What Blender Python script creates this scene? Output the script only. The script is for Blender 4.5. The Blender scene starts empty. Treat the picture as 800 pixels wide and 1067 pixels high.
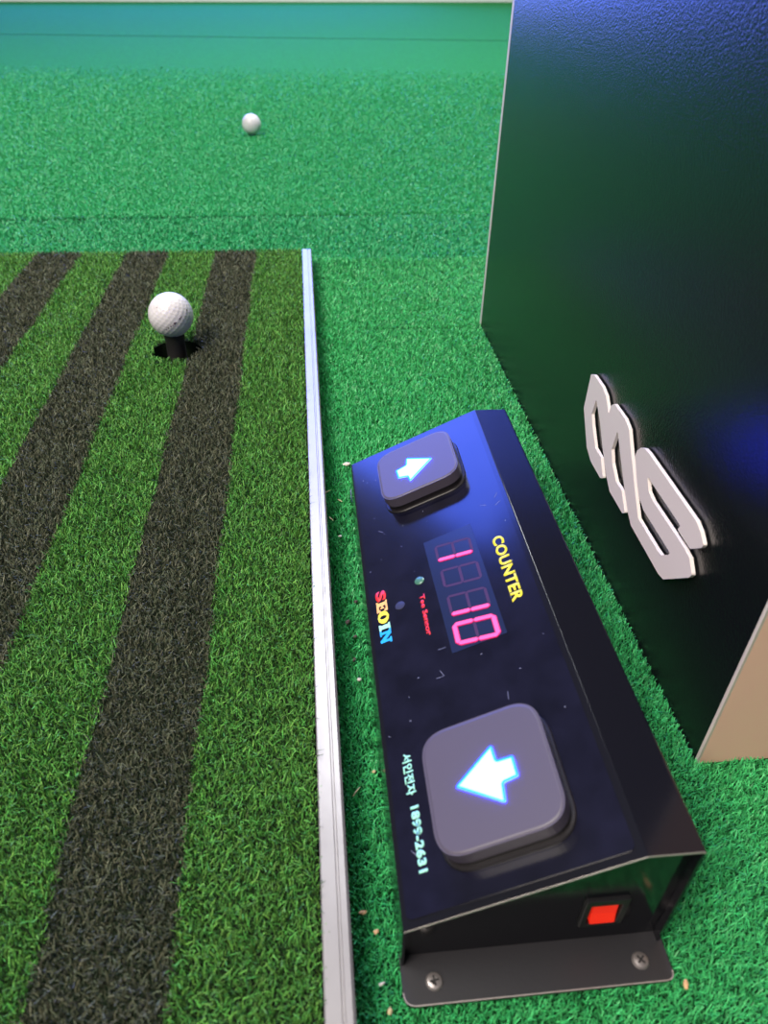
import bpy, bmesh, math, random
import numpy as np
from mathutils import Vector, Matrix
from mathutils.geometry import tessellate_polygon

rng = np.random.default_rng(7)
random.seed(7)
SC = bpy.context.scene
COL = SC.collection

# ------------------------------------------------------------------ camera
F_PX, YAW, PITCH, ROLL, CAM_H = 773.344, -0.11148, 0.65089, 0.02418, 0.34775
cam = bpy.data.cameras.new('camera')
cam.sensor_fit = 'VERTICAL'
cam.sensor_height = 36.0
cam.lens = F_PX / 1067.0 * 36.0
cam.clip_start = 0.01
cam.dof.use_dof = True
cam.dof.focus_distance = 0.52
cam.dof.aperture_fstop = 11.0
cam_o = bpy.data.objects.new('camera', cam)
COL.objects.link(cam_o)
cam_o.matrix_world = (Matrix.Translation((0, 0, CAM_H)) @ Matrix.Rotation(YAW, 4, 'Z')
                      @ Matrix.Rotation(math.pi / 2 - PITCH, 4, 'X') @ Matrix.Rotation(ROLL, 4, 'Z'))
SC.camera = cam_o

# ------------------------------------------------------------------ world, lights, exposure
SC.view_settings.view_transform = 'Standard'
SC.view_settings.look = 'None'
SC.view_settings.gamma = 1.0
SC.view_settings.use_curve_mapping = False
SC.view_settings.exposure = 0.0
W = bpy.data.worlds.new('room_ambience')
SC.world = W
W.use_nodes = True
W.node_tree.nodes['Background'].inputs[0].default_value = (0.80, 0.84, 1.0, 1)
W.node_tree.nodes['Background'].inputs[1].default_value = 0.13


def area(name, loc, target, sx, sy, power, color):
    l = bpy.data.lights.new(name, 'AREA')
    l.shape = 'RECTANGLE'
    l.size, l.size_y = sx, sy
    l.energy = power
    l.color = color
    o = bpy.data.objects.new(name, l)
    COL.objects.link(o)
    o.location = loc
    d = Vector(target) - Vector(loc)
    o.rotation_euler = d.to_track_quat('-Z', 'Y').to_euler()
    return o


# the lit blue projection screen at the far end of the bay
area('screen_light', (-0.85, 6.50, 2.30), (-0.85 + 0.257, 5.53, 2.30), 3.8, 4.2, 560, (0.065, 0.14, 1.0))
# ceiling lamps: one above the bay, one behind the player
area('overhead_light', (-0.9, 0.3, 2.7), (-0.3, 0.5, 0), 1.2, 0.8, 52, (1.0, 0.97, 0.93))
area('overhead_light', (-1.5, -0.9, 2.5), (0.0, 0.4, 0), 1.2, 0.8, 105, (1.0, 0.90, 0.80))
area('overhead_light', (0.6, 2.9, 2.8), (-0.1, 2.9, 0), 1.6, 0.8, 110, (0.93, 0.97, 1.0))


area('overhead_light', (2.0, 5.2, 3.0), (-0.5, 7.0, 0.3), 1.2, 0.6, 80, (1.0, 0.96, 0.96))  # added lamp with no known source, brightens the base of the far wall

# ------------------------------------------------------------------ materials
def mat(name, color=(0.5, 0.5, 0.5), rough=0.5, metal=0.0, emit=None, strength=0.0, spec=0.5, coat=0.0):
    m = bpy.data.materials.new(name)
    m.use_nodes = True
    b = m.node_tree.nodes['Principled BSDF']
    b.inputs['Base Color'].default_value = (*color, 1)
    b.inputs['Roughness'].default_value = rough
    b.inputs['Metallic'].default_value = metal
    b.inputs['Specular IOR Level'].default_value = spec
    b.inputs['Coat Weight'].default_value = coat
    if emit:
        b.inputs['Emission Color'].default_value = (*emit, 1)
        b.inputs['Emission Strength'].default_value = strength
    return m


def vary(m, scale, amount, detail=4.0, coords='Object'):
    """procedural colour variation: base colour times a noise"""
    nt = m.node_tree
    b = nt.nodes['Principled BSDF']
    c = tuple(b.inputs['Base Color'].default_value)
    tc = nt.nodes.new('ShaderNodeTexCoord')
    n = nt.nodes.new('ShaderNodeTexNoise')
    n.inputs['Scale'].default_value = scale
    n.inputs['Detail'].default_value = detail
    r = nt.nodes.new('ShaderNodeValToRGB')
    r.color_ramp.elements[0].position = 0.3
    r.color_ramp.elements[1].position = 0.7
    r.color_ramp.elements[0].color = (*[x * (1 - amount) for x in c[:3]], 1)
    r.color_ramp.elements[1].color = (*[min(1, x * (1 + amount)) for x in c[:3]], 1)
    nt.links.new(tc.outputs[coords], n.inputs['Vector'])
    nt.links.new(n.outputs['Fac'], r.inputs['Fac'])
    nt.links.new(r.outputs['Color'], b.inputs['Base Color'])
    return m


def bump(m, scale, strength, dist, detail=2.0):
    nt = m.node_tree
    b = nt.nodes['Principled BSDF']
    tc = nt.nodes.new('ShaderNodeTexCoord')
    n = nt.nodes.new('ShaderNodeTexNoise')
    n.inputs['Scale'].default_value = scale
    n.inputs['Detail'].default_value = detail
    bp = nt.nodes.new('ShaderNodeBump')
    bp.inputs['Strength'].default_value = strength
    bp.inputs['Distance'].default_value = dist
    nt.links.new(tc.outputs['Object'], n.inputs['Vector'])
    nt.links.new(n.outputs['Fac'], bp.inputs['Height'])
    nt.links.new(bp.outputs['Normal'], b.inputs['Normal'])
    return m


def pile_material(name, rough=0.5, spec=0.3):
    m = mat(name, rough=rough, spec=spec)
    nt = m.node_tree
    a = nt.nodes.new('ShaderNodeAttribute')
    a.attribute_name = 'tint'
    nt.links.new(a.outputs['Color'], nt.nodes['Principled BSDF'].inputs['Base Color'])
    return m


M_SUB = mat('turf_backing', (0.006, 0.045, 0.014), 0.9, spec=0.1)
M_FARTURF = bump(vary(mat('far_turf', (0.023, 0.22, 0.050), 0.9, spec=0.05), 180, 0.35), 500, 0.8, 0.003)
M_PILE = pile_material('turf_fibre', 0.45, 0.55)
M_MATPILE = pile_material('mat_fibre')
M_RUBBER = mat('black_rubber', (0.012, 0.011, 0.011), 0.6)
M_MATBASE = mat('mat_backing', (0.012, 0.022, 0.010), 0.9, spec=0.1)
M_STRIP = bump(vary(mat('white_strip', (0.37, 0.345, 0.325), 0.34, 0.6), 30, 0.06), 60, 0.2, 0.0005)
M_WALL = vary(mat('white_wall', (0.85, 0.85, 0.86), 0.6), 6, 0.03)
M_BLACKPAN = bump(mat('black_textured_laminate', (0.006, 0.007, 0.008), 0.24), 700, 0.32, 0.0007, 3.0)
M_TAN = vary(mat('tan_board', (0.95, 0.585, 0.45), 0.6), 4, 0.05)
M_CREAM = mat('cream_edge', (0.62, 0.55, 0.47), 0.5)
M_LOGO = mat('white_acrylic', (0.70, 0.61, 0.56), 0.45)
M_LOGOSIDE = mat('white_acrylic_lit_side', (0.85, 0.76, 0.73), 0.4)  # same acrylic, sides coloured lighter for the ceiling light on them
M_BALL = mat('golf_ball_white', (0.66, 0.63, 0.66), 0.35)
M_MARK = mat('ball_print', (0.12, 0.08, 0.10), 0.6)
M_METAL = bump(mat('black_painted_metal', (0.007, 0.007, 0.010), 0.13), 900, 0.02, 0.0002)
M_FLANGE = bump(mat('black_painted_flange', (0.022, 0.021, 0.024), 0.42), 700, 0.15, 0.0003)
M_BARE = mat('worn_bare_edge', (0.45, 0.40, 0.38), 0.4, 0.5)
M_FILM = bump(vary(mat('navy_film', (0.006, 0.006, 0.015), 0.14, spec=0.6), 60, 0.3), 300, 0.01, 0.0002)
M_BTN = mat('satin_button_plastic', (0.078, 0.066, 0.094), 0.42)
M_BTNBASE = mat('button_collar_plastic', (0.010, 0.008, 0.010), 0.4)
M_ARROW = mat('blue_arrow_light', (0.0, 0.0, 0.0), 0.5, emit=(0.0048, 0.0165, 1.0), strength=200)
M_ARROWRIM = mat('cyan_arrow_rim', (0.0, 0.0, 0.0), 0.5, emit=(0.004, 0.085, 1.0), strength=8)
M_ARROWSIDE = mat('blue_arrow_side', (0.0, 0.0, 0.0), 0.5, emit=(0.01, 0.02, 1.0), strength=60)
M_WINDOW = mat('smoked_display_window', (0.012, 0.018, 0.050), 0.2)
M_SEG = mat('pink_led_segment', (0.0, 0.0, 0.0), 0.5, emit=(1.0, 0.10, 0.36), strength=1.9)
M_SEGSIDE = mat('red_led_bleed', (0.0, 0.0, 0.0), 0.5, emit=(0.85, 0.0, 0.14), strength=1.0)
M_SEGOFF = mat('unlit_led_segment', (0.040, 0.006, 0.030), 0.5)
M_LEDG = mat('green_indicator', (0.06, 0.17, 0.12), 0.25)
M_DOT = mat('dark_sensor_dot', (0.030, 0.031, 0.06), 0.35)
M_YELLOW = mat('yellow_print', (0.85, 0.72, 0.03), 0.5)
M_REDP = mat('red_print', (0.80, 0.02, 0.03), 0.5)
M_ORANGE = mat('orange_print', (0.85, 0.42, 0.12), 0.5)
M_MINT = mat('mint_print', (0.35, 0.80, 0.62), 0.5)
M_BLUEP = mat('blue_print', (0.01, 0.36, 0.85), 0.5)
M_SCREW = mat('screw_metal', (0.30, 0.27, 0.26), 0.38, 0.7)
M_SLOT = mat('screw_recess', (0.015, 0.013, 0.013), 0.6)
M_SWITCH = mat('switch_bezel', (0.012, 0.012, 0.013), 0.35)
M_ROCKER = mat('red_rocker', (0.75, 0.012, 0.010), 0.3, emit=(1.0, 0.03, 0.01), strength=0.45)
M_CHIP = vary(mat('wood_chip', (0.62, 0.38, 0.20), 0.8), 300, 0.2)
M_PALE = mat('pale_crumb', (0.60, 0.55, 0.48), 0.8)
M_DIRT = mat('dark_crumb', (0.07, 0.055, 0.045), 0.9)
M_STRAW = mat('straw', (0.50, 0.42, 0.22), 0.8)


# ------------------------------------------------------------------ helpers
def link(name, me, mats, parent=None, smooth=False):
    o = bpy.data.objects.new(name, me)
    COL.objects.link(o)
    for m in (mats if isinstance(mats, (list, tuple)) else [mats]):
        me.materials.append(m)
    if parent:
        o.parent = parent
    if smooth:
        for p in me.polygons:
            p.use_smooth = True
    return o


def from_bm(name, bm, mats, parent=None, smooth=False, recalc=True):
    if recalc:
        bmesh.ops.recalc_face_normals(bm, faces=bm.faces)
    me = bpy.data.meshes.new(name)
    bm.to_mesh(me)
    bm.free()
    return link(name, me, mats, parent, smooth)


def thing(name, label, cat, loc=(0, 0, 0), group=None):
    o = bpy.data.objects.new(name, None)
    COL.objects.link(o)
    o.empty_display_size = 0.02
    o.location = loc
    return tag(o, label, cat, group)


def tag(o, label, cat, group=None, kind=None):
    o['label'] = label
    o['category'] = cat
    if group:
        o['group'] = group
    if kind:
        o['kind'] = kind
    return o


def structure(o):
    o['kind'] = 'structure'
    return o


def part(o, root):
    """parent a mesh built in world coordinates to its thing"""
    o.parent = root
    o.matrix_parent_inverse = Matrix.Translation(-root.location)
    return o


def round_poly(pts, r, n=5):
    """round the corners of a closed 2D polygon; r is one radius or one per corner"""
    out = []
    N = len(pts)
    for i in range(N):
        p = Vector(pts[i]); a = Vector(pts[i - 1]); b = Vector(pts[(i + 1) % N])
        ri = r[i] if isinstance(r, (list, tuple)) else r
        u = (a - p); v = (b - p)
        lu, lv = u.length, v.length
        if ri <= 0 or lu < 1e-9 or lv < 1e-9:
            out.append(tuple(p)); continue
        u /= lu; v /= lv
        ang = math.acos(max(-1, min(1, u.dot(v))))
        if ang > 3.10:
            out.append(tuple(p)); continue
        d = min(ri / math.tan(ang / 2), 0.48 * lu, 0.48 * lv)
        s = p + u * d; e = p + v * d
        for k in range(n + 1):
            t = k / n
            q = (1 - t) ** 2 * s + 2 * t * (1 - t) * p + t ** 2 * e
            out.append(tuple(q))
    return out


def inset_poly(pts, d):
    """move every corner inwards by d (mitred), for a counter-clockwise or clockwise polygon"""
    N = len(pts)
    A = sum(pts[i][0] * pts[(i + 1) % N][1] - pts[(i + 1) % N][0] * pts[i][1] for i in range(N))
    sg = 1 if A > 0 else -1
    out = []
    for i in range(N):
        p = Vector(pts[i]); a = Vector(pts[i - 1]); b = Vector(pts[(i + 1) % N])
        e1 = (p - a); e2 = (b - p)
        if e1.length < 1e-9 or e2.length < 1e-9:
            out.append(tuple(p)); continue
        e1.normalize(); e2.normalize()
        n1 = Vector((-e1.y, e1.x)) * sg; n2 = Vector((-e2.y, e2.x)) * sg
        m = n1 + n2
        if m.length < 1e-6:
            out.append(tuple(p + n1 * d)); continue
        m.normalize()
        out.append(tuple(p + m * (d / max(0.35, m.dot(n1)))))
    return out


class Frame:
    """local plane: P(u, v, h) = o + u*U + v*V + h*N"""
    def __init__(self, o, U, V):
        self.o = Vector(o); self.U = Vector(U).normalized(); self.V = Vector(V).normalized()
        self.N = self.U.cross(self.V)

    def __call__(self, u, v, h=0.0):
        return self.o + self.U * u + self.V * v + self.N * h


def prism(bm, fr, loops, h0, h1, chamfer=0.0, side_index=0, top_index=0):
    """extrude outer loop (+ holes) from h0 to h1 in frame fr, optional top chamfer"""
    def ring(loop, h):
        return [bm.verts.new(fr(p[0], p[1], h)) for p in loop]
    tops, bots = [], []
    for k, loop in enumerate(loops):
        b0 = ring(loop, h0)
        t0 = ring(loop, h1 - chamfer)
        N = len(loop)
        for i in range(N):
            f = bm.faces.new((b0[i], b0[(i + 1) % N], t0[(i + 1) % N], t0[i]))
            f.material_index = side_index
        if chamfer > 0:
            ins = inset_poly(loop, chamfer if k == 0 else -chamfer)
            t1 = ring(ins, h1)
            for i in range(N):
                f = bm.faces.new((t0[i], t0[(i + 1) % N], t1[(i + 1) % N], t1[i]))
                f.material_index = side_index if chamfer < 0.0009 else top_index
            tops.append((t1, ins))
        else:
            tops.append((t0, loop))
        bots.append((b0, loop))
    for data, flip in ((tops, False), (bots, True)):
        flat = [v for vs, _ in data for v in vs]
        tri = tessellate_polygon([[Vector((p[0], p[1], 0)) for p in lp] for _, lp in data])
        for t in tri:
            vs = [flat[i] for i in t]
            try:
                f = bm.faces.new(vs[::-1] if flip else vs)
                f.material_index = top_index if not flip else side_index
            except ValueError:
                pass
    return bm


def box_bm(bm, x0, x1, y0, y1, z0, z1):
    vs = [bm.verts.new((x, y, z)) for z in (z0, z1) for x, y in ((x0, y0), (x1, y0), (x1, y1), (x0, y1))]
    for f in ((3, 2, 1, 0), (4, 5, 6, 7), (0, 1, 5, 4), (1, 2, 6, 5), (2, 3, 7, 6), (3, 0, 4, 7)):
        bm.faces.new([vs[i] for i in f])


def box(name, x0, x1, y0, y1, z0, z1, m, parent=None, bev=0.0):
    bm = bmesh.new()
    box_bm(bm, x0, x1, y0, y1, z0, z1)
    if bev:
        bmesh.ops.bevel(bm, geom=list(bm.edges), offset=bev, segments=2, affect='EDGES', profile=0.6)
    return from_bm(name, bm, m, parent)


def lathe(bm, fr, prof, n=32):
    rings = []
    for r, h in prof:
        rings.append([bm.verts.new(fr(r * math.cos(2 * math.pi * k / n), r * math.sin(2 * math.pi * k / n), h)) for k in range(n)])
    for a, b in zip(rings, rings[1:]):
        for k in range(n):
            bm.faces.new((a[k], a[(k + 1) % n], b[(k + 1) % n], b[k]))
    bm.faces.new(rings[0][::-1]); bm.faces.new(rings[-1])


def text_mesh(s, offset=0.0, shear=0.0, spacing=1.0):
    cu = bpy.data.curves.new('lettering', 'FONT')
    cu.body = s
    cu.size = 1.0
    cu.offset = offset
    cu.shear = shear
    cu.space_character = spacing
    cu.resolution_u = 4
    o = bpy.data.objects.new('lettering', cu)
    COL.objects.link(o)
    bpy.context.view_layer.update()
    dg = bpy.context.evaluated_depsgraph_get()
    me = bpy.data.meshes.new_from_object(o.evaluated_get(dg))
    bpy.data.objects.remove(o)
    bpy.data.curves.remove(cu)
    return me


def lettering(s, fr, u0, u1, v0, v1, h, m, root, label=None, **kw):
    me = text_mesh(s, **kw)
    co = np.empty(len(me.vertices) * 3)
    me.vertices.foreach_get('co', co)
    co = co.reshape(-1, 3)
    mn, mx = co.min(0), co.max(0)
    bm = bmesh.new()
    bm.from_mesh(me)
    for v in bm.verts:
        a = (v.co.x - mn[0]) / (mx[0] - mn[0]); b = (v.co.y - mn[1]) / (mx[1] - mn[1])
        v.co = fr(u0 + a * (u1 - u0), v0 + b * (v1 - v0), h)
    ext = bmesh.ops.extrude_face_region(bm, geom=list(bm.faces))
    nv = [g for g in ext['geom'] if isinstance(g, bmesh.types.BMVert)]
    for v in nv:
        v.co += fr.N * 0.00012
    bpy.data.meshes.remove(me)
    o = from_bm('lettering', bm, m)
    part(o, root)
    if label:
        o['label'] = label
    return o


def glyph(loops, fr, h, m, root, label):
    bm = bmesh.new()
    for lp in loops:
        prism(bm, fr, lp if isinstance(lp[0][0], (list, tuple)) else [lp], h, h + 0.00012)
    o = from_bm('lettering', bm, m)
    part(o, root)
    o['label'] = label
    return o


# ------------------------------------------------------------------ fibre pile (numpy)
def fibres(name, xy, z0, height, width, lean, tint, m, curl=0.5, direction=None):
    """xy (n,2) roots; per-fibre height, width; 3-level bent ribbons; tint (n,3)"""
    n = len(xy)
    az = rng.uniform(0, 2 * np.pi, n)
    face = az + np.pi / 2 + rng.normal(0, 0.6, n)
    if direction is not None:
        az = direction
    L = lean * rng.uniform(0.15, 1.0, n)
    dx, dy = np.cos(az) * L * height, np.sin(az) * L * height
    az2 = az + rng.normal(0, 1.6, n) * curl
    ex, ey = dx * 0.45 + np.cos(az2) * L * height * 0.6 * curl, dy * 0.45 + np.sin(az2) * L * height * 0.6 * curl
    wx, wy = np.cos(face) * width / 2, np.sin(face) * width / 2
    rx, ry = xy[:, 0], xy[:, 1]
    V = np.empty((n, 6, 3), dtype=np.float32)
    m1 = 0.55
    for k, (cx, cy, cz, w) in enumerate(((rx, ry, z0, 0.8), (rx + dx * 0.45, ry + dy * 0.45, z0 + height * m1, 1.0),
                                         (rx + dx * 0.5 + ex, ry + dy * 0.5 + ey, z0 + height, 0.45))):
        V[:, 2 * k, 0] = cx - wx * w; V[:, 2 * k, 1] = cy - wy * w; V[:, 2 * k, 2] = cz
        V[:, 2 * k + 1, 0] = cx + wx * w; V[:, 2 * k + 1, 1] = cy + wy * w; V[:, 2 * k + 1, 2] = cz
    base = (np.arange(n) * 6)[:, None]
    q = np.concatenate([base + np.array([0, 1, 3, 2]), base + np.array([2, 3, 5, 4])], axis=1).astype(np.int32).ravel()
    me = bpy.data.meshes.new(name)
    me.vertices.add(n * 6)
    me.vertices.foreach_set('co', V.ravel())
    me.loops.add(n * 8)
    me.loops.foreach_set('vertex_index', q)
    me.polygons.add(n * 2)
    me.polygons.foreach_set('loop_start', np.arange(0, n * 8, 4, dtype=np.int32))
    me.update(calc_edges=True)
    at = me.attributes.new('tint', 'FLOAT_COLOR', 'POINT')
    c = np.ones((n, 6, 4), dtype=np.float32)
    c[:, :, :3] = tint[:, None, :]
    at.data.foreach_set('color', c.ravel())
    return link(name, me, m)


def scatter(x0, x1, y0, y1, spacing_fn):
    """jittered rows whose spacing grows with distance"""
    out, sp = [], []
    y = y0
    while y < y1:
        s = spacing_fn(y)
        n = int((x1 - x0) / s)
        xs = x0 + (np.arange(n) + rng.uniform(0, 1, n)) * s
        ys = y + rng.uniform(-0.6, 0.6, n) * s
        out.append(np.stack([xs, ys], 1)); sp.append(np.full(n, s))
        y += s
    return np.concatenate(out), np.concatenate(sp)


# ================================================================== THE SETTING
XT, TN, TF = 0.19947, 0.22083, 0.81614
FLOOR_Z = -0.004
structure(box('floor', -3.2, 3.2, -0.8, 8.6, -0.05, FLOOR_Z, M_SUB))

# far turf lengths, laid with a gap at the seam (the surface the pile tops reach)
structure(box('floor', -3.2, 3.2, 1.262, 4.135, FLOOR_Z, -0.0025, M_FARTURF))
structure(box('floor', -3.2, 3.2, 4.165, 8.4, FLOOR_Z, -0.0025, M_FARTURF))

# white wall at the far end, very slightly oblique
bmw = bmesh.new()
wl, wr = Vector((-3.1, 6.10, 0)), Vector((3.1, 7.75, 0))
dv = (wr - wl).normalized(); nv = Vector((-dv.y, dv.x, 0))
for a, b, z0, z1, off in ((wl, wr, FLOOR_Z, 4.8, 0.0),):
    q = [a, b, b + nv * 0.1, a + nv * 0.1]
    vs = [bmw.verts.new((p.x, p.y, z)) for z in (z0, z1) for p in q]
    for f in ((3, 2, 1, 0), (4, 5, 6, 7), (0, 1, 5, 4), (1, 2, 6, 5), (2, 3, 7, 6), (3, 0, 4, 7)):
        bmw.faces.new([vs[i] for i in f])
structure(from_bm('wall_back', bmw, M_WALL))


# ================================================================== TURF ON THE FLOOR
def turf_tint(n, base, jitter=0.22, hue=0.3):
    k = rng.normal(1.0, jitter, (n, 1)).clip(0.35, 1.8)
    t = np.array(base)[None, :] * k
    t[:, 0] *= rng.uniform(1 - hue, 1 + hue, n)
    return t.clip(0.001, 0.9)


MX0, MX1, MY1, MZ = -0.62, -0.0064, 1.0185, 0.022      # hitting mat
STR_X1 = 0.0062
# near length of turf: from the player to its wavy raised edge just past the mat
P, S = scatter(STR_X1 + 0.0012, 0.66, 0.02, 1.045, lambda y: 0.00083 * (1 + 1.0 * max(0, y - 0.15)))
edge = 1.034 + 0.004 * np.sin(P[:, 0] * 26) + 0.002 * np.sin(P[:, 0] * 61)
keep = (P[:, 1] < edge) & ~((P[:, 0] > XT - 0.001) & (P[:, 0] < XT + 0.361) & (P[:, 1] > TN - 0.001) & (P[:, 1] < TF + 0.001))
keep &= ~((P[:, 0] > 0.030) & (P[:, 0] < 0.138) & (P[:, 1] > 0.125) & (P[:, 1] < 0.482))
P, S = P[keep], S[keep]
lift = 0.0035 * np.exp(-((1.034 - P[:, 1]) / 0.030) ** 2)
groove = np.abs(P[:, 1] - (0.800 + 0.0)) < 0.0035
groove &= (P[:, 0] > 0.06)
S2 = S.copy()
hgt = rng.uniform(0.0026, 0.0044, len(P)) * np.where(groove, 0.55, 1.0)
near = fibres('artificial_turf', P, FLOOR_Z + lift, hgt, S * 0.70, 0.75,
              turf_tint(len(P), (0.060, 0.47, 0.145)), M_PILE, 0.7)
tag(near, 'bright green artificial turf between the striped mat and the black cabinet', 'artificial turf', kind='stuff')

# far length of turf, its rows coarser with distance, seam at 1.25 m
P, S = scatter(-1.35, 0.85, 1.040, 3.1, lambda y: 0.0018 * (1 + 0.75 * (y - 1.0)))
keep = np.abs(P[:, 1] - (1.254 + 0.03 * P[:, 0])) > 0.0045
keep &= (P[:, 0] > -0.36 * P[:, 1] - 0.30) & (P[:, 0] < 0.20 * P[:, 1] + 0.45)
keep &= rng.uniform(0, 1, len(P)) > (P[:, 1] - 1.7) / 1.4
P, S = P[keep], S[keep]
far = fibres('artificial_turf', P, FLOOR_Z, rng.uniform(0.0032, 0.0050, len(P)), S * 0.8, 0.8,
             turf_tint(len(P), (0.034, 0.40, 0.140), 0.06), M_PILE, 0.7)
tag(far, 'smooth green artificial turf beyond the far edge of the striped mat', 'artificial turf', kind='stuff')

# ================================================================== HITTING MAT
HX, HY, HR = -0.1350, 0.7130, 0.0245
mat_t = thing('golf_hitting_mat', 'thick golf hitting mat in green and dark olive stripes with a tee hole', 'golf mat', (MX1 - 0.3, 0.5, FLOOR_Z))
G = Frame((0, 0, 0), (1, 0, 0), (0, 1, 0))
bm = bmesh.new()
hole = [(HX + HR * 1.02 * math.cos(a), HY + HR * 1.02 * math.sin(a)) for a in np.linspace(0, 2 * math.pi, 40, endpoint=False)]
prism(bm, G, [[(MX0, -0.05), (MX1 - 0.001, -0.05), (MX1 - 0.001, MY1 - 0.002), (MX0, MY1 - 0.002)], hole[::-1]], FLOOR_Z + 0.0005, 0.0180)
part(from_bm('backing', bm, M_MATBASE), mat_t)

P, S = scatter(MX0 + 0.001, MX1, -0.02, MY1 - 0.0005, lambda y: 0.00088 * (1 + 0.85 * max(0, y - 0.15)))
d = np.hypot(P[:, 0] - HX, P[:, 1] - HY)
ang = np.arctan2(P[:, 1] - HY, P[:, 0] - HX)
keep = d > HR * (1 + 0.07 * np.sin(ang * 5 + 1) + 0.05 * np.sin(ang * 11)) + rng.uniform(-0.0012, 0.0012, len(P))
P, S = P[keep], S[keep]
xw = P[:, 0] + rng.normal(0, 0.0007, len(P)) + 0.0012 * np.sin(P[:, 1] * 37) * 0.6
dark = np.zeros(len(P), bool)
for a, b in ((-0.1215, -0.0670), (-0.2365, -0.1810), (-0.3510, -0.2940), (-0.466, -0.410)):
    dark |= (xw > a) & (xw < b)
t_green = turf_tint(len(P), (0.098, 0.285, 0.052), 0.45)
t_dark = turf_tint(len(P), (0.088, 0.098, 0.060), 0.42, 0.12)
tint = np.where(dark[:, None], t_dark, t_green)
hgt = rng.uniform(0.0024, 0.0044, len(P))
pile = fibres('mat_pile', P, 0.0183, hgt, S * 0.60, 0.75, tint, M_MATPILE, 1.3)
pile['kind'] = 'stuff'
part(pile, mat_t)
# stray fibres of the mat lying across the white strip
n = 120
ys = rng.uniform(0.06, 0.62, n)
P2 = np.stack([np.full(n, MX1 - 0.0008), ys], 1)
stray = fibres('stray_fibres', P2, 0.0204, rng.uniform(0.0018, 0.0034, n), np.full(n, 0.00034), 1.6,
               turf_tint(n, (0.030, 0.075, 0.022)), M_MATPILE, 0.5, direction=rng.normal(0, 0.5, n))
stray['kind'] = 'stuff'
part(stray, mat_t)
bm = bmesh.new()
lathe(bm, Frame((HX, HY, FLOOR_Z + 0.0005), (1, 0, 0), (0, 1, 0)), [(0.024, 0), (0.024, 0.002)], 40)
part(from_bm('hole_bottom', bm, M_RUBBER), mat_t)

# white edge strip with a raised lip and a shallow groove
prof = [(MX1 + 0.0004, FLOOR_Z + 0.0004), (MX1 + 0.0004, 0.0212), (MX1 + 0.0010, 0.0218), (MX1 + 0.0072, 0.0218), (MX1 + 0.0076, 0.0212),
        (MX1 + 0.0084, 0.0212), (MX1 + 0.0088, 0.0218), (STR_X1 - 0.0012, 0.0218), (STR_X1, 0.0208), (STR_X1, FLOOR_Z + 0.0004)]
bm = bmesh.new()
prism(bm, Frame((0, 0, 0), (1, 0, 0), (0, 0, 1)), [prof], 0.05, -(MY1 - 0.004))
strip = from_bm('edge_strip', bm, M_STRIP)
tag(strip, 'long narrow white edging strip along the right side of the striped mat', 'edging strip')

# ================================================================== TEE AND GOLF BALLS
TX, TY, BZ = -0.1350, 0.7116, 0.0570
bm = bmesh.new()
lathe(bm, Frame((TX, TY, FLOOR_Z + 0.0026), (1, 0, 0), (0, 1, 0)),
      [(0.019, 0.0), (0.019, 0.003), (0.0115, 0.006), (0.0095, 0.014), (0.0092, 0.030), (0.0102, 0.0375), (0.0108, 0.0408), (0.0098, 0.0410), (0.0075, 0.0385), (0.003, 0.0375)], 36)
tee = from_bm('rubber_tee', bm, M_RUBBER, smooth=True)
tag(tee, 'short black rubber tee standing in the hole of the striped mat', 'tee')


def ball_mesh(R=0.02135):
    bm = bmesh.new()
    bmesh.ops.create_icosphere(bm, subdivisions=6, radius=1.0)
    me = bpy.data.meshes.new('golf_ball')
    bm.to_mesh(me); bm.free()
    co = np.empty(len(me.vertices) * 3)
    me.vertices.foreach_get('co', co); co = co.reshape(-1, 3)
    nd = 332
    i = np.arange(nd) + 0.5
    ph = np.arccos(1 - 2 * i / nd); th = np.pi * (1 + 5 ** 0.5) * i
    C = np.stack([np.cos(th) * np.sin(ph), np.sin(th) * np.sin(ph), np.cos(ph)], 1)
    ang = np.arccos(np.clip(co @ C.T, -1, 1).max(1))
    w = 0.092
    depth = np.where(ang < w, (1 - (ang / w) ** 2) * 0.011, 0)
    co *= (R * (1 - depth))[:, None]
    me.vertices.foreach_set('co', co.ravel())
    for p in me.polygons:
        p.use_smooth = True
    me.materials.append(M_BALL)
    return me


bme = ball_mesh()
b1 = bpy.data.objects.new('golf_ball', bme); COL.objects.link(b1)
b1.location = (TX, TY, BZ)
tag(b1, 'white dimpled golf ball sitting on the black rubber tee', 'golf ball', 'golf balls on the green')
b2 = b1.copy(); COL.objects.link(b2)
b2.location = (-0.11192, 1.89381, 0.0212)
b2.rotation_euler = (0.6, 0.3, 1.0)
b2['label'] = 'white golf ball lying alone on the far green turf'
# faint printed dashes on the near ball, on the side turned to the camera
toc = (Vector((0, 0, CAM_H)) - Vector((TX, TY, BZ))).normalized()
side = toc.cross(Vector((0, 0, 1))).normalized() * -1
upv = side.cross(toc) * -1
if upv.z < 0:
    upv = -upv
bm = bmesh.new()
for (u, v, r) in ((-0.30, -0.62, 0.0006), (-0.20, -0.56, 0.0007), (-0.08, -0.50, 0.0007), (0.01, -0.46, 0.0006), (0.10, -0.40, 0.0011), (0.16, -0.36, 0.0007), (0.36, -0.20, 0.0008), (0.42, -0.15, 0.0006), (0.72, 0.14, 0.0008), (-0.42, 0.72, 0.0006), (-0.56, 0.36, 0.0006)):
    p = (side * u + upv * v + toc * math.sqrt(max(0.0, 1 - u * u - v * v))).normalized()
    t = p.cross(Vector((0, 0, 1))).normalized()
    lathe(bm, Frame(p * 0.02112, t, p.cross(t)), [(r, 0), (r, 0.00032)], 8)
mk = from_bm('printed_dashes', bm, M_MARK, b1)

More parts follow.
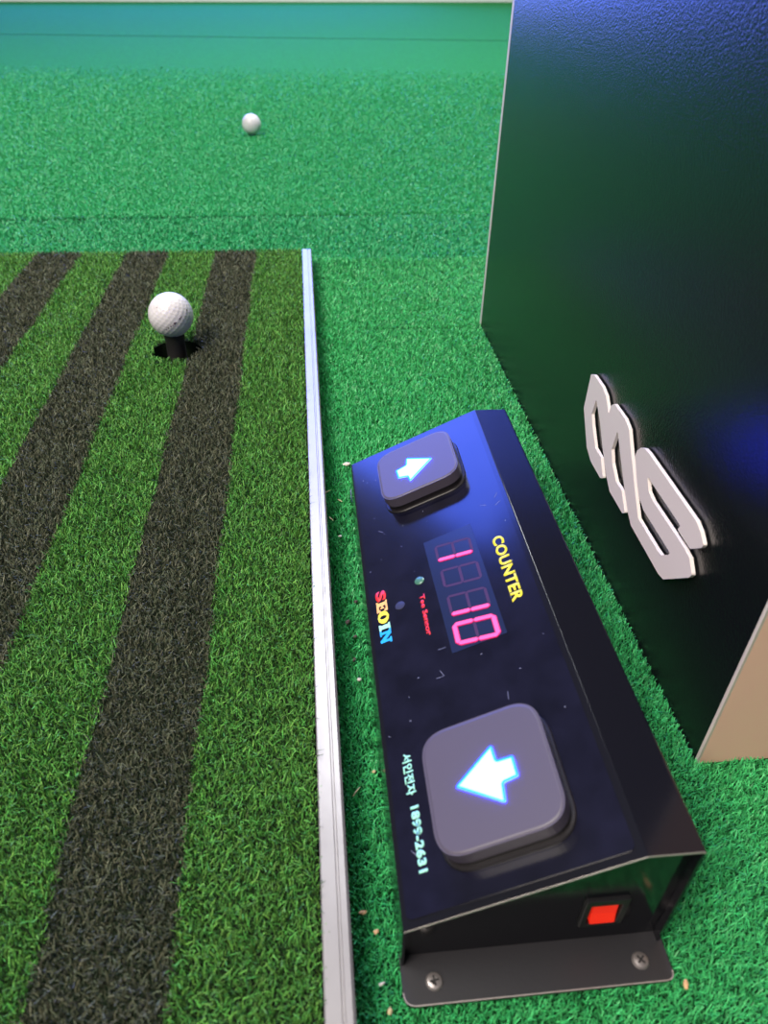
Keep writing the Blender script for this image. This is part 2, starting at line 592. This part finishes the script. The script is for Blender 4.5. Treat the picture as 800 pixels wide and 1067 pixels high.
# ================================================================== BLACK CABINET WITH TAN FRONT
cab = thing('side_cabinet', 'tall cabinet with a glossy black textured side and a plain tan end', 'cabinet', (XT + 0.15, 0.52, FLOOR_Z))
CH = 0.74
part(box('front_board', XT + 0.0013, XT + 0.36, TN, TN + 0.0021, FLOOR_Z + 0.0003, CH, M_TAN), cab)
part(box('carcass', XT + 0.0035, XT + 0.36, TN + 0.0022, TF, FLOOR_Z + 0.0003, CH, M_TAN), cab)
sp = box('side_panel', XT, XT + 0.0034, TN + 0.0022, TF - 0.0070, FLOOR_Z + 0.0003, CH, M_BLACKPAN)
sp['label'] = 'black textured side panel'
part(sp, cab)
part(box('edge_trim', XT - 0.0001, XT + 0.0012, TN, TN + 0.0021, FLOOR_Z + 0.0003, CH, M_CREAM), cab)
part(box('edge_trim', XT - 0.0001, XT + 0.0034, TF - 0.0069, TF, FLOOR_Z + 0.0003, CH, M_CREAM), cab)

# raised emblem of angular ribbon letters on the black side
LG = [(0.4530, .1135), (.4476, .1157), (.4311, .1157), (.4219, .1135), (.4152, .1085), (.4120, .1050), (.4106, .1128), (.4067, .1157),
      (.3876, .1157), (.3790, .1135), (.3722, .1062), (.3622, .0962), (.3523, .0862), (.3395, .0742), (.3110, .0742), (.3046, .0746),
      (.2955, .0829), (.3362, .0829), (.3440, .0855), (.3534, .0930), (.3628, .1040), (.3623, .1085), (.3589, .1125), (.3541, .1150),
      (.3488, .1157), (.2838, .1157), (.2775, .1137), (.2713, .1098), (.2723, .1072), (.2808, .0993), (.2980, .0993), (.2947, .1031),
      (.3343, .1031), (.3429, .1035), (.3365, .0965), (.3291, .0950), (.2850, .0957), (.2786, .0947), (.2720, .0889), (.2737, .0854),
      (.2950, .0648), (.3013, .0633), (.3458, .0640), (.3532, .0682), (.3658, .0783), (.3791, .0900), (.3936, .1037), (.3956, .0880),
      (.3901, .0810), (.3787, .0741), (.3685, .0745), (.3568, .0650), (.3602, .0625), (.3839, .0625), (.3936, .0678), (.4071, .0789),
      (.4217, .0931), (.4359, .1034), (.4379, .0904), (.4330, .0846), (.4203, .0737), (.4085, .0734), (.3979, .0634), (.4023, .0607),
      (.4232, .0610), (.4342, .0654), (.4535, .0866)]
LF = Frame((XT - 0.0012, 0, 0), (0, -1, 0), (0, 0, 1))
bm = bmesh.new()
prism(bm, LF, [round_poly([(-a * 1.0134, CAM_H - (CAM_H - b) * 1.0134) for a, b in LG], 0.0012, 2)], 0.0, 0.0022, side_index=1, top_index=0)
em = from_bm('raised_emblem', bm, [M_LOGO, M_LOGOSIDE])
em['label'] = 'white raised ribbon-letter emblem'
part(em, cab)
for (a, b) in ((.445, .075), (.385, .069), (.404, .110), (.366, .095), (.300, .0690), (.283, .108), (.349, .108)):
    bm = bmesh.new()
    lathe(bm, Frame((XT, a, b), (0, -1, 0), (0, 0, 1)), [(0.0025, 0.0), (0.0025, 0.0012)], 12)
    part(from_bm('emblem_standoff', bm, M_RUBBER), cab)

# ================================================================== COUNTER BOX
X0, X1, XR, Y0, Y1, HF, HRI, HB = 0.02664, 0.14131, 0.1177, 0.13268, 0.47047, 0.03355, 0.07798, 0.07771
TH = math.atan2(HRI - HF, XR - X0)
PF = Frame((X0, 0, HF), (0, -1, 0), (math.cos(TH), 0, math.sin(TH)))     # u = -y (reading direction), v = up the slope
root = thing('counter_box', 'long sloping black metal counter box with two lit arrow buttons', 'ball counter', ((X0 + X1) / 2, (Y0 + Y1) / 2, 0))
XZ = Frame((0, 0, 0), (1, 0, 0), (0, 0, 1))      # N = -Y


def offset_open(pts, d):
    out = []
    for i, p in enumerate(pts):
        p = Vector(p)
        a = Vector(pts[i - 1]) if i > 0 else None
        b = Vector(pts[i + 1]) if i < len(pts) - 1 else None
        ns = []
        if a is not None:
            e = (p - a).normalized(); ns.append(Vector((e.y, -e.x)))
        if b is not None:
            e = (b - p).normalized(); ns.append(Vector((e.y, -e.x)))
        m_ = sum(ns, Vector((0, 0))).normalized()
        out.append(tuple(p + m_ * (d / max(0.3, m_.dot(ns[0])))))
    return out


outer = round_poly([(X0, 0.0005), (X0, HF), (XR, HRI), (X1, HB), (X1, 0.0005)], [0, 0.0012, 0.0022, 0.0016, 0], 5)
inner = offset_open(outer, 0.0013)
bm = bmesh.new()
prism(bm, XZ, [outer + inner[::-1]], -Y1, -Y0)
cover = from_bm('bent_cover', bm, M_METAL)
part(cover, root)
# worn cut edge of the cover at the near end, its highlight painted bright
bm = bmesh.new()
o2 = offset_open(outer, 0.0002); i2 = offset_open(outer, 0.0011)
seg = [(a, b) for a, b in zip(o2, i2)]
prism(bm, XZ, [[a for a, b in seg[1:-1]] + [b for a, b in seg[1:-1]][::-1]], -Y0 - 0.00005, -Y0 + 0.00025)
we = from_bm('cut_edge', bm, M_BARE)
we['label'] = 'worn metal edge with painted highlight'
part(we, root)
bm = bmesh.new()
ins = offset_open(outer, 0.0016)
prism(bm, XZ, [ins], -(Y1 - 0.004), -(Y0 + 0.004))
part(from_bm('body', bm, M_METAL), root)

# screw-down flanges with rounded corners
for y0, y1, sgn in ((0.1168, Y0 + 0.0045, -1), (Y1 - 0.0045, Y1 + 0.0155, 1)):
    pts = [(X0 - 0.0002, y0), (X1 + 0.0012, y0), (X1 + 0.0012, y1), (X0 - 0.0002, y1)]
    rr = [0.0055, 0.0040, 0, 0] if sgn < 0 else [0, 0, 0.005, 0.005]
    bm = bmesh.new()
    prism(bm, G, [round_poly(pts, rr, 6)], 0.0003, 0.0018)
    fl = from_bm('mounting_flange', bm, M_FLANGE)
    part(fl, root)
    if sgn < 0:
        bm = bmesh.new()
        rp = round_poly(pts, rr, 6)
        prism(bm, G, [[(a, b) for a, b in rp if b < 0.1245] + [(a, b) for a, b in inset_poly(rp, 0.00045) if b < 0.1245][::-1]], 0.0012, 0.00186)
        ce = from_bm('flange_worn_edge', bm, M_BARE)
        part(ce, root)
    for sx, sy in (((0.0401, 0.1253), (0.1299, 0.1254)) if sgn < 0 else ((0.0401, 0.4780), (0.1299, 0.4780))):
        bm = bmesh.new()
        lathe(bm, Frame((sx, sy, 0.0018), (1, 0, 0), (0, 1, 0)), [(0.0036, 0), (0.0037, 0.0005), (0.0031, 0.0012), (0.0015, 0.0016)], 24)
        scw = from_bm('screw', bm, M_SCREW)
        scw['label'] = 'silver cross-head screw'
        part(scw, root)
        bm = bmesh.new()
        w, l = 0.0004, 0.0020
        a0 = 0.15 if sx < 0.1 else 0.7
        cr = [(w, w), (w, l), (-w, l), (-w, w), (-l, w), (-l, -w), (-w, -w), (-w, -l), (w, -l), (w, -w), (l, -w), (l, w)]
        cr = [(x * math.cos(a0) - y * math.sin(a0), x * math.sin(a0) + y * math.cos(a0)) for x, y in cr]
        prism(bm, Frame((sx, sy, 0.0029), (1, 0, 0), (0, 1, 0)), [cr], 0, 0.00065)
        sl = from_bm('cross_slot', bm, M_SLOT)
        sl.parent = scw

# printed film on the sloping face
PW = (XR - X0) / math.cos(TH)
bm = bmesh.new()
prism(bm, PF, [round_poly([(-Y1 + 0.0015, 0.0022), (-Y0 - 0.0035, 0.0022), (-Y0 - 0.0035, PW - 0.0030), (-Y1 + 0.0015, PW - 0.0030)], 0.003, 5)], 0.0, 0.00035)
film = from_bm('printed_film', bm, M_FILM)
part(film, root)
H0 = 0.00036


def sub(o, par):
    o.parent = par
    return o


def arrow_button(cy0, cy1, s0, s1, arrow, label, alabel):
    rp = round_poly([(-cy1, s0), (-cy0, s0), (-cy0, s1), (-cy1, s1)], 0.0135, 10)
    bm = bmesh.new()
    prism(bm, PF, [inset_poly(rp, -0.0016)], H0, H0 + 0.0012, chamfer=0.0005)
    prism(bm, PF, [inset_poly(rp, 0.0006)], H0, H0 + 0.0060)
    col = from_bm('button_collar', bm, M_BTNBASE)
    part(col, root)
    bm = bmesh.new()
    hh = H0 + 0.0120
    prism(bm, PF, [rp], H0 + 0.0045, hh - 0.0004, chamfer=0.0)
    # softly rounded rim
    rings = [(0.0, hh - 0.0014), (0.0003, hh - 0.0007), (0.0009, hh - 0.0002), (0.0017, hh)]
    prev = None
    for dd, h in rings:
        lp = inset_poly(rp, dd)
        vs = [bm.verts.new(PF(p[0], p[1], h)) for p in lp]
        if prev:
            for i in range(len(vs)):
                bm.faces.new((prev[i], prev[(i + 1) % len(vs)], vs[(i + 1) % len(vs)], vs[i]))
        prev = vs
    bm.faces.new(prev)
    b = from_bm('push_button', bm, M_BTN)
    b['label'] = label
    part(b, root)
    pts = [(-y, s) for s, y in arrow]
    ap = round_poly(pts, 0.0010, 4)
    bm = bmesh.new()
    prism(bm, PF, [ap], hh - 0.0001, hh + 0.0005, side_index=1, top_index=2)
    prism(bm, PF, [inset_poly(ap, 0.0011)], hh + 0.0004, hh + 0.00052, side_index=0, top_index=0)
    a = from_bm('arrow_light', bm, [M_ARROW, M_ARROWSIDE, M_ARROWRIM])
    a['label'] = alabel
    sub(a, b)


arrow_button(0.1485, 0.2085, 0.0232, 0.0800,
             [(.0362, .1777), (.0560, .1918), (.0566, .1835), (.0640, .1832), (.0642, .1732), (.0572, .1724), (.0563, .1634)],
             'large grey rounded-square button nearest the switch', 'glowing blue-white arrow pointing left')
arrow_button(0.3905, 0.4460, 0.0240, 0.0795,
             [(.0640, .4165), (.0463, .4290), (.0447, .4212), (.0370, .4197), (.0377, .4103), (.0443, .4077), (.0453, .4013)],
             'large grey rounded-square button at the far end', 'glowing blue-white arrow pointing right')

# ---- seven-segment display
bm = bmesh.new()
prism(bm, PF, [[(-0.3515, 0.0424), (-0.2592, 0.0450), (-0.2592, 0.0758), (-0.3515, 0.0738)]], H0, H0 + 0.0002)
win = from_bm('display_window', bm, M_WINDOW)
part(win, root)


def seg_poly(p, q, w):
    p, q = Vector(p), Vector(q)
    e = (q - p).normalized(); n_ = Vector((-e.y, e.x)) * w
    a, b = p + e * 0.0009, q - e * 0.0009
    return [tuple(x) for x in (a - n_ * 0.9 + e * 0.0003, b - n_ * 0.9 - e * 0.0003, b - n_ * 0.3 + e * 0.0007, b + n_ * 0.3 + e * 0.0007,
                               b + n_ * 0.9 - e * 0.0003, a + n_ * 0.9 + e * 0.0003, a + n_ * 0.3 - e * 0.0007, a - n_ * 0.3 - e * 0.0007)]


def digit(u0, u1, v0, v1, lit, name):
    """u grows along the reading direction, italic slant towards +u with height"""
    sl = 0.0038
    P_ = lambda a, b: (u0 + (u1 - u0) * a + sl * b, v0 + (v1 - v0) * b)
    S_ = {'a': ((0, 1), (1, 1)), 'b': ((1, .5), (1, 1)), 'c': ((1, 0), (1, .5)), 'd': ((0, 0), (1, 0)),
          'e': ((0, 0), (0, .5)), 'f': ((0, .5), (0, 1)), 'g': ((0, .5), (1, .5))}
    on, off = bmesh.new(), bmesh.new()
    for k, (a, b) in S_.items():
        pl = seg_poly(P_(*a), P_(*b), 0.00135 if k in lit else 0.0009)
        if k in lit:
            prism(on, PF, [inset_poly(pl, -0.00045)], H0 + 0.0002, H0 + 0.0004, side_index=1, top_index=1)  # wider glowing tier stands in for the halo around the lit segment
            prism(on, PF, [pl], H0 + 0.00041, H0 + 0.0006, side_index=1, top_index=0)
        else:
            prism(off, PF, [pl], H0 + 0.00018, H0 + 0.00026)
    if lit:
        o = from_bm('lit_digit', on, [M_SEG, M_SEGSIDE]); o['label'] = name; sub(o, win)
    else:
        on.free()
    if len(lit) < 7:
        sub(from_bm('unlit_segments', off, M_SEGOFF), win)
    else:
        off.free()


digit(-0.3435, -0.3310, 0.0492, 0.0705, 'bc', 'pink glowing digit 1 at the far end')
digit(-0.3215, -0.3080, 0.0494, 0.0710, '', '')
digit(-0.2995, -0.2855, 0.0496, 0.0712, 'bc', 'pink glowing digit 1 next to the zero')
digit(-0.2775, -0.2640, 0.0496, 0.0714, 'abcdef', 'pink glowing digit 0')

# ---- printed writing
lettering('COUNTER', PF, -0.3315, -0.2775, 0.0833, 0.0902, H0, M_YELLOW, root, 'yellow word COUNTER', offset=0.036, spacing=1.04)
lettering('Tee Sensor', PF, -0.3095, -0.2775, 0.0332, 0.0365, H0, M_REDP, root, 'red words Tee Sensor', offset=0.04)
lettering('서인전자', PF, -0.2110, -0.1890, 0.0093, 0.0142, H0, M_MINT, root, 'mint green Korean characters', offset=0.03)
lettering('1899-2631', PF, -0.1835, -0.1530, 0.0101, 0.0145, H0, M_MINT, root, 'mint green telephone number', offset=0.05, spacing=1.08)
V0, V1 = 0.0062, 0.0131


def LT(u0, u1, pts):
    return [(u0 + (u1 - u0) * a, V0 + (V1 - V0) * b) for a, b in pts]


lettering('S', PF, -0.3255, -0.3170, V0, V1, H0, M_REDP, root, 'red letter S', offset=0.055)
glyph([LT(-0.3168, -0.3082, [(0, 0), (1, 0), (1, .34), (.82, .34), (.76, .20), (.44, .20), (.44, .42), (.60, .42), (.62, .34), (.72, .34), (.72, .68), (.62, .68), (.60, .60), (.44, .60),
                             (.44, .82), (.76, .82), (.82, .68), (1, .68), (1, 1), (0, 1), (0, .86), (.13, .84), (.13, .16), (0, .14)])], PF, H0, M_ORANGE, root, 'orange letter E')
ov = lambda r1, r2: [(0.5 + r1 * math.cos(t), 0.5 + r2 * math.sin(t)) for t in np.linspace(0, 2 * math.pi, 28, endpoint=False)]
glyph([[LT(-0.3085, -0.2988, ov(.5, .5)), LT(-0.3085, -0.2988, ov(.15, .30))[::-1]]], PF, H0, M_YELLOW, root, 'yellow letter O')
glyph([LT(-0.2983, -0.2937, [(0, 0), (1, 0), (1, .16), (.82, .18), (.82, .82), (1, .84), (1, 1), (0, 1), (0, .84), (.18, .82), (.18, .18), (0, .16)])], PF, H0, M_MINT, root, 'mint letter I')
glyph([LT(-0.2935, -0.2835, [(0, 0), (.40, 0), (.40, .16), (.30, .18), (.30, .62), (.72, 0), (.90, 0), (.90, .82), (1, .84), (1, 1), (.62, 1), (.62, .84), (.72, .82), (.72, .46), (.36, 1), (0, 1), (0, .84), (.12, .80), (.12, .18), (0, .16)])],
      PF, H0, M_BLUEP, root, 'blue letter N')
for (s, y, m_, nm) in ((0.0351, 0.3211, M_LEDG, 'indicator_lamp'), (0.0208, 0.3075, M_DOT, 'sensor_window')):
    bm = bmesh.new()
    lathe(bm, Frame(PF(-y, s, H0), PF.U, PF.V), [(0.0031, 0), (0.0030, 0.0003), (0.0022, 0.0007 if nm == 'indicator_lamp' else 0.00035), (0.0008, 0.0009 if nm == 'indicator_lamp' else 0.0004)], 24)
    part(from_bm(nm, bm, m_, smooth=False), root)

# small scuffs in the paint
bm = bmesh.new()
for k in range(60):
    u = -random.uniform(Y0 + 0.01, Y1 - 0.02); v = random.uniform(0.004, PW - 0.006)
    if (0.020 < v < 0.083 and (0.143 < -u < 0.213 or 0.385 < -u < 0.45)) or (0.04 < v < 0.078 and .255 < -u < .355):
        continue
    a = random.uniform(0, 3.14); l = random.choice((0.0003, 0.0004, 0.0005, 0.0022)); w = 0.00012 if l > 0.001 else 0.0002
    c, s = math.cos(a), math.sin(a)
    prism(bm, PF, [[(u + l * c * i - w * s * j, v + l * s * i + w * c * j) for i, j in ((-1, -1), (1, -1), (1, 1), (-1, 1))]], H0, H0 + 0.00005)
scf = part(from_bm('paint_scuffs', bm, mat('scuff', (0.16, 0.17, 0.24), 0.5)), root)
scf['kind'] = 'stuff'

# ---- power switch in the near end
EY = Y0 + 0.004
EF = Frame((0, EY, 0), (1, 0, 0), (0, 0, 1))      # N = -Y, towards the camera
bm = bmesh.new()
prism(bm, EF, [round_poly([(0.1025, 0.0165), (0.1215, 0.0165), (0.1215, 0.0390), (0.1025, 0.0390)], 0.001, 3),
               [(0.1055, 0.0190), (0.1055, 0.0345), (0.1185, 0.0345), (0.1185, 0.0190)]], 0.0, 0.0018, chamfer=0.0004)
sw = from_bm('power_switch', bm, M_SWITCH)
part(sw, root)
bm = bmesh.new()
RF = Frame((0.1047, 0, 0), (0, -1, 0), (0, 0, 1))
prism(bm, Frame((0.1047, 0, 0), (0, 1, 0), (0, 0, 1)), [[(EY + 0.001, 0.0212), (EY + 0.001, 0.0340), (EY - 0.0010, 0.0340), (EY - 0.0014, 0.0275), (EY - 0.0026, 0.0212)]], 0.0018, 0.0125)
rk = from_bm('rocker', bm, M_ROCKER)
rk['label'] = 'red rocker'
sub(rk, sw)

# ================================================================== CRUMBS ON THE TURF
def crumb(name, label, cat, x, y, l, w, h, rot, m, group):
    bm = bmesh.new()
    bmesh.ops.create_icosphere(bm, subdivisions=2, radius=1.0)
    for v in bm.verts:
        k = 1 + random.uniform(-0.28, 0.28)
        v.co = Vector((v.co.x * l * k, v.co.y * w * k, v.co.z * h * k))
        v.co = Matrix.Rotation(rot, 3, 'Z') @ v.co
    o = from_bm(name, bm, m)
    o.location = (x, y, 0.0008)
    tag(o, label, cat, group)
    return o


GR = 'crumbs and chips on the turf strip'
crumb('wood_chip', 'light wood chip on the turf beside the far left corner of the counter box', 'wood chip', .0258, .5214, .0030, .0017, .0009, 0.2, M_PALE, GR)
crumb('grass_straw', 'thin dry straw on the turf touching the white strip', 'straw', .0080, .4824, .0042, .0004, .0004, 0.7, M_STRAW, GR)
crumb('grass_straw', 'short dry straw on the turf left of the far button', 'straw', .0176, .4700, .0026, .0004, .0004, 2.4, M_STRAW, GR)
crumb('grass_straw', 'bent pale straw on the turf between white strip and far button', 'straw', .0099, .4470, .0028, .0005, .0004, 2.1, M_STRAW, GR)
crumb('pale_crumb', 'tiny white crumb on the turf, the farther of two by the white strip', 'crumb', .0154, .4257, .0013, .0010, .0008, 0, M_PALE, GR)
crumb('dirt_crumb', 'dark dirt crumb on the turf at the edge of the counter box', 'crumb', .0225, .3560, .0016, .0010, .0008, 0.4, M_DIRT, GR)
crumb('dirt_crumb', 'brown dirt crumb on the turf left of the word SEOIN', 'crumb', .0159, .3380, .0022, .0013, .0009, 1.2, M_DIRT, GR)
crumb('dirt_crumb', 'small brown crumb on the turf just nearer than the larger one', 'crumb', .0200, .3250, .0014, .0009, .0008, 0.2, M_DIRT, GR)
crumb('dirt_crumb', 'black oblong crumb on the turf beside the white crumb', 'crumb', .0182, .3061, .0016, .0009, .0008, 1.1, M_DIRT, GR)
crumb('pale_crumb', 'tiny white crumb on the turf, the nearer of two by the white strip', 'crumb', .0200, .2902, .0012, .0010, .0008, 0, M_PALE, GR)
crumb('wood_chip', 'orange wood chip on the turf left of the near corner of the counter box', 'wood chip', .0123, .1565, .0017, .0009, .0008, 0.1, M_CHIP, GR)
crumb('wood_chip', 'brownish wood chip on the turf nearest the counter box corner', 'wood chip', .0176, .1479, .0012, .0010, .0007, 0.4, M_CHIP, GR)
crumb('pale_crumb', 'white sliver on the turf left of the mounting flange', 'crumb', .0181, .1268, .0014, .0006, .0006, 0.3, M_PALE, GR)
crumb('wood_chip', 'faded tan chip on the turf at the left corner of the flange', 'wood chip', .0205, .1165, .0010, .0014, .0007, 0.0, M_STRAW, GR)
crumb('wood_chip', 'small tan chip on the turf to the right of the mounting flange', 'wood chip', .1462, .1151, .0009, .0019, .0008, -0.3, M_CHIP, GR)
crumb('grass_straw', 'pale straw on the turf left of the near button', 'straw', .0134, .2168, .0032, .0004, .0004, 0.9, M_STRAW, GR)
crumb('pale_crumb', 'cream crumb on the turf touching the low edge of the counter box', 'crumb', .0235, .2278, .0011, .0010, .0007, 0.5, M_STRAW, GR)
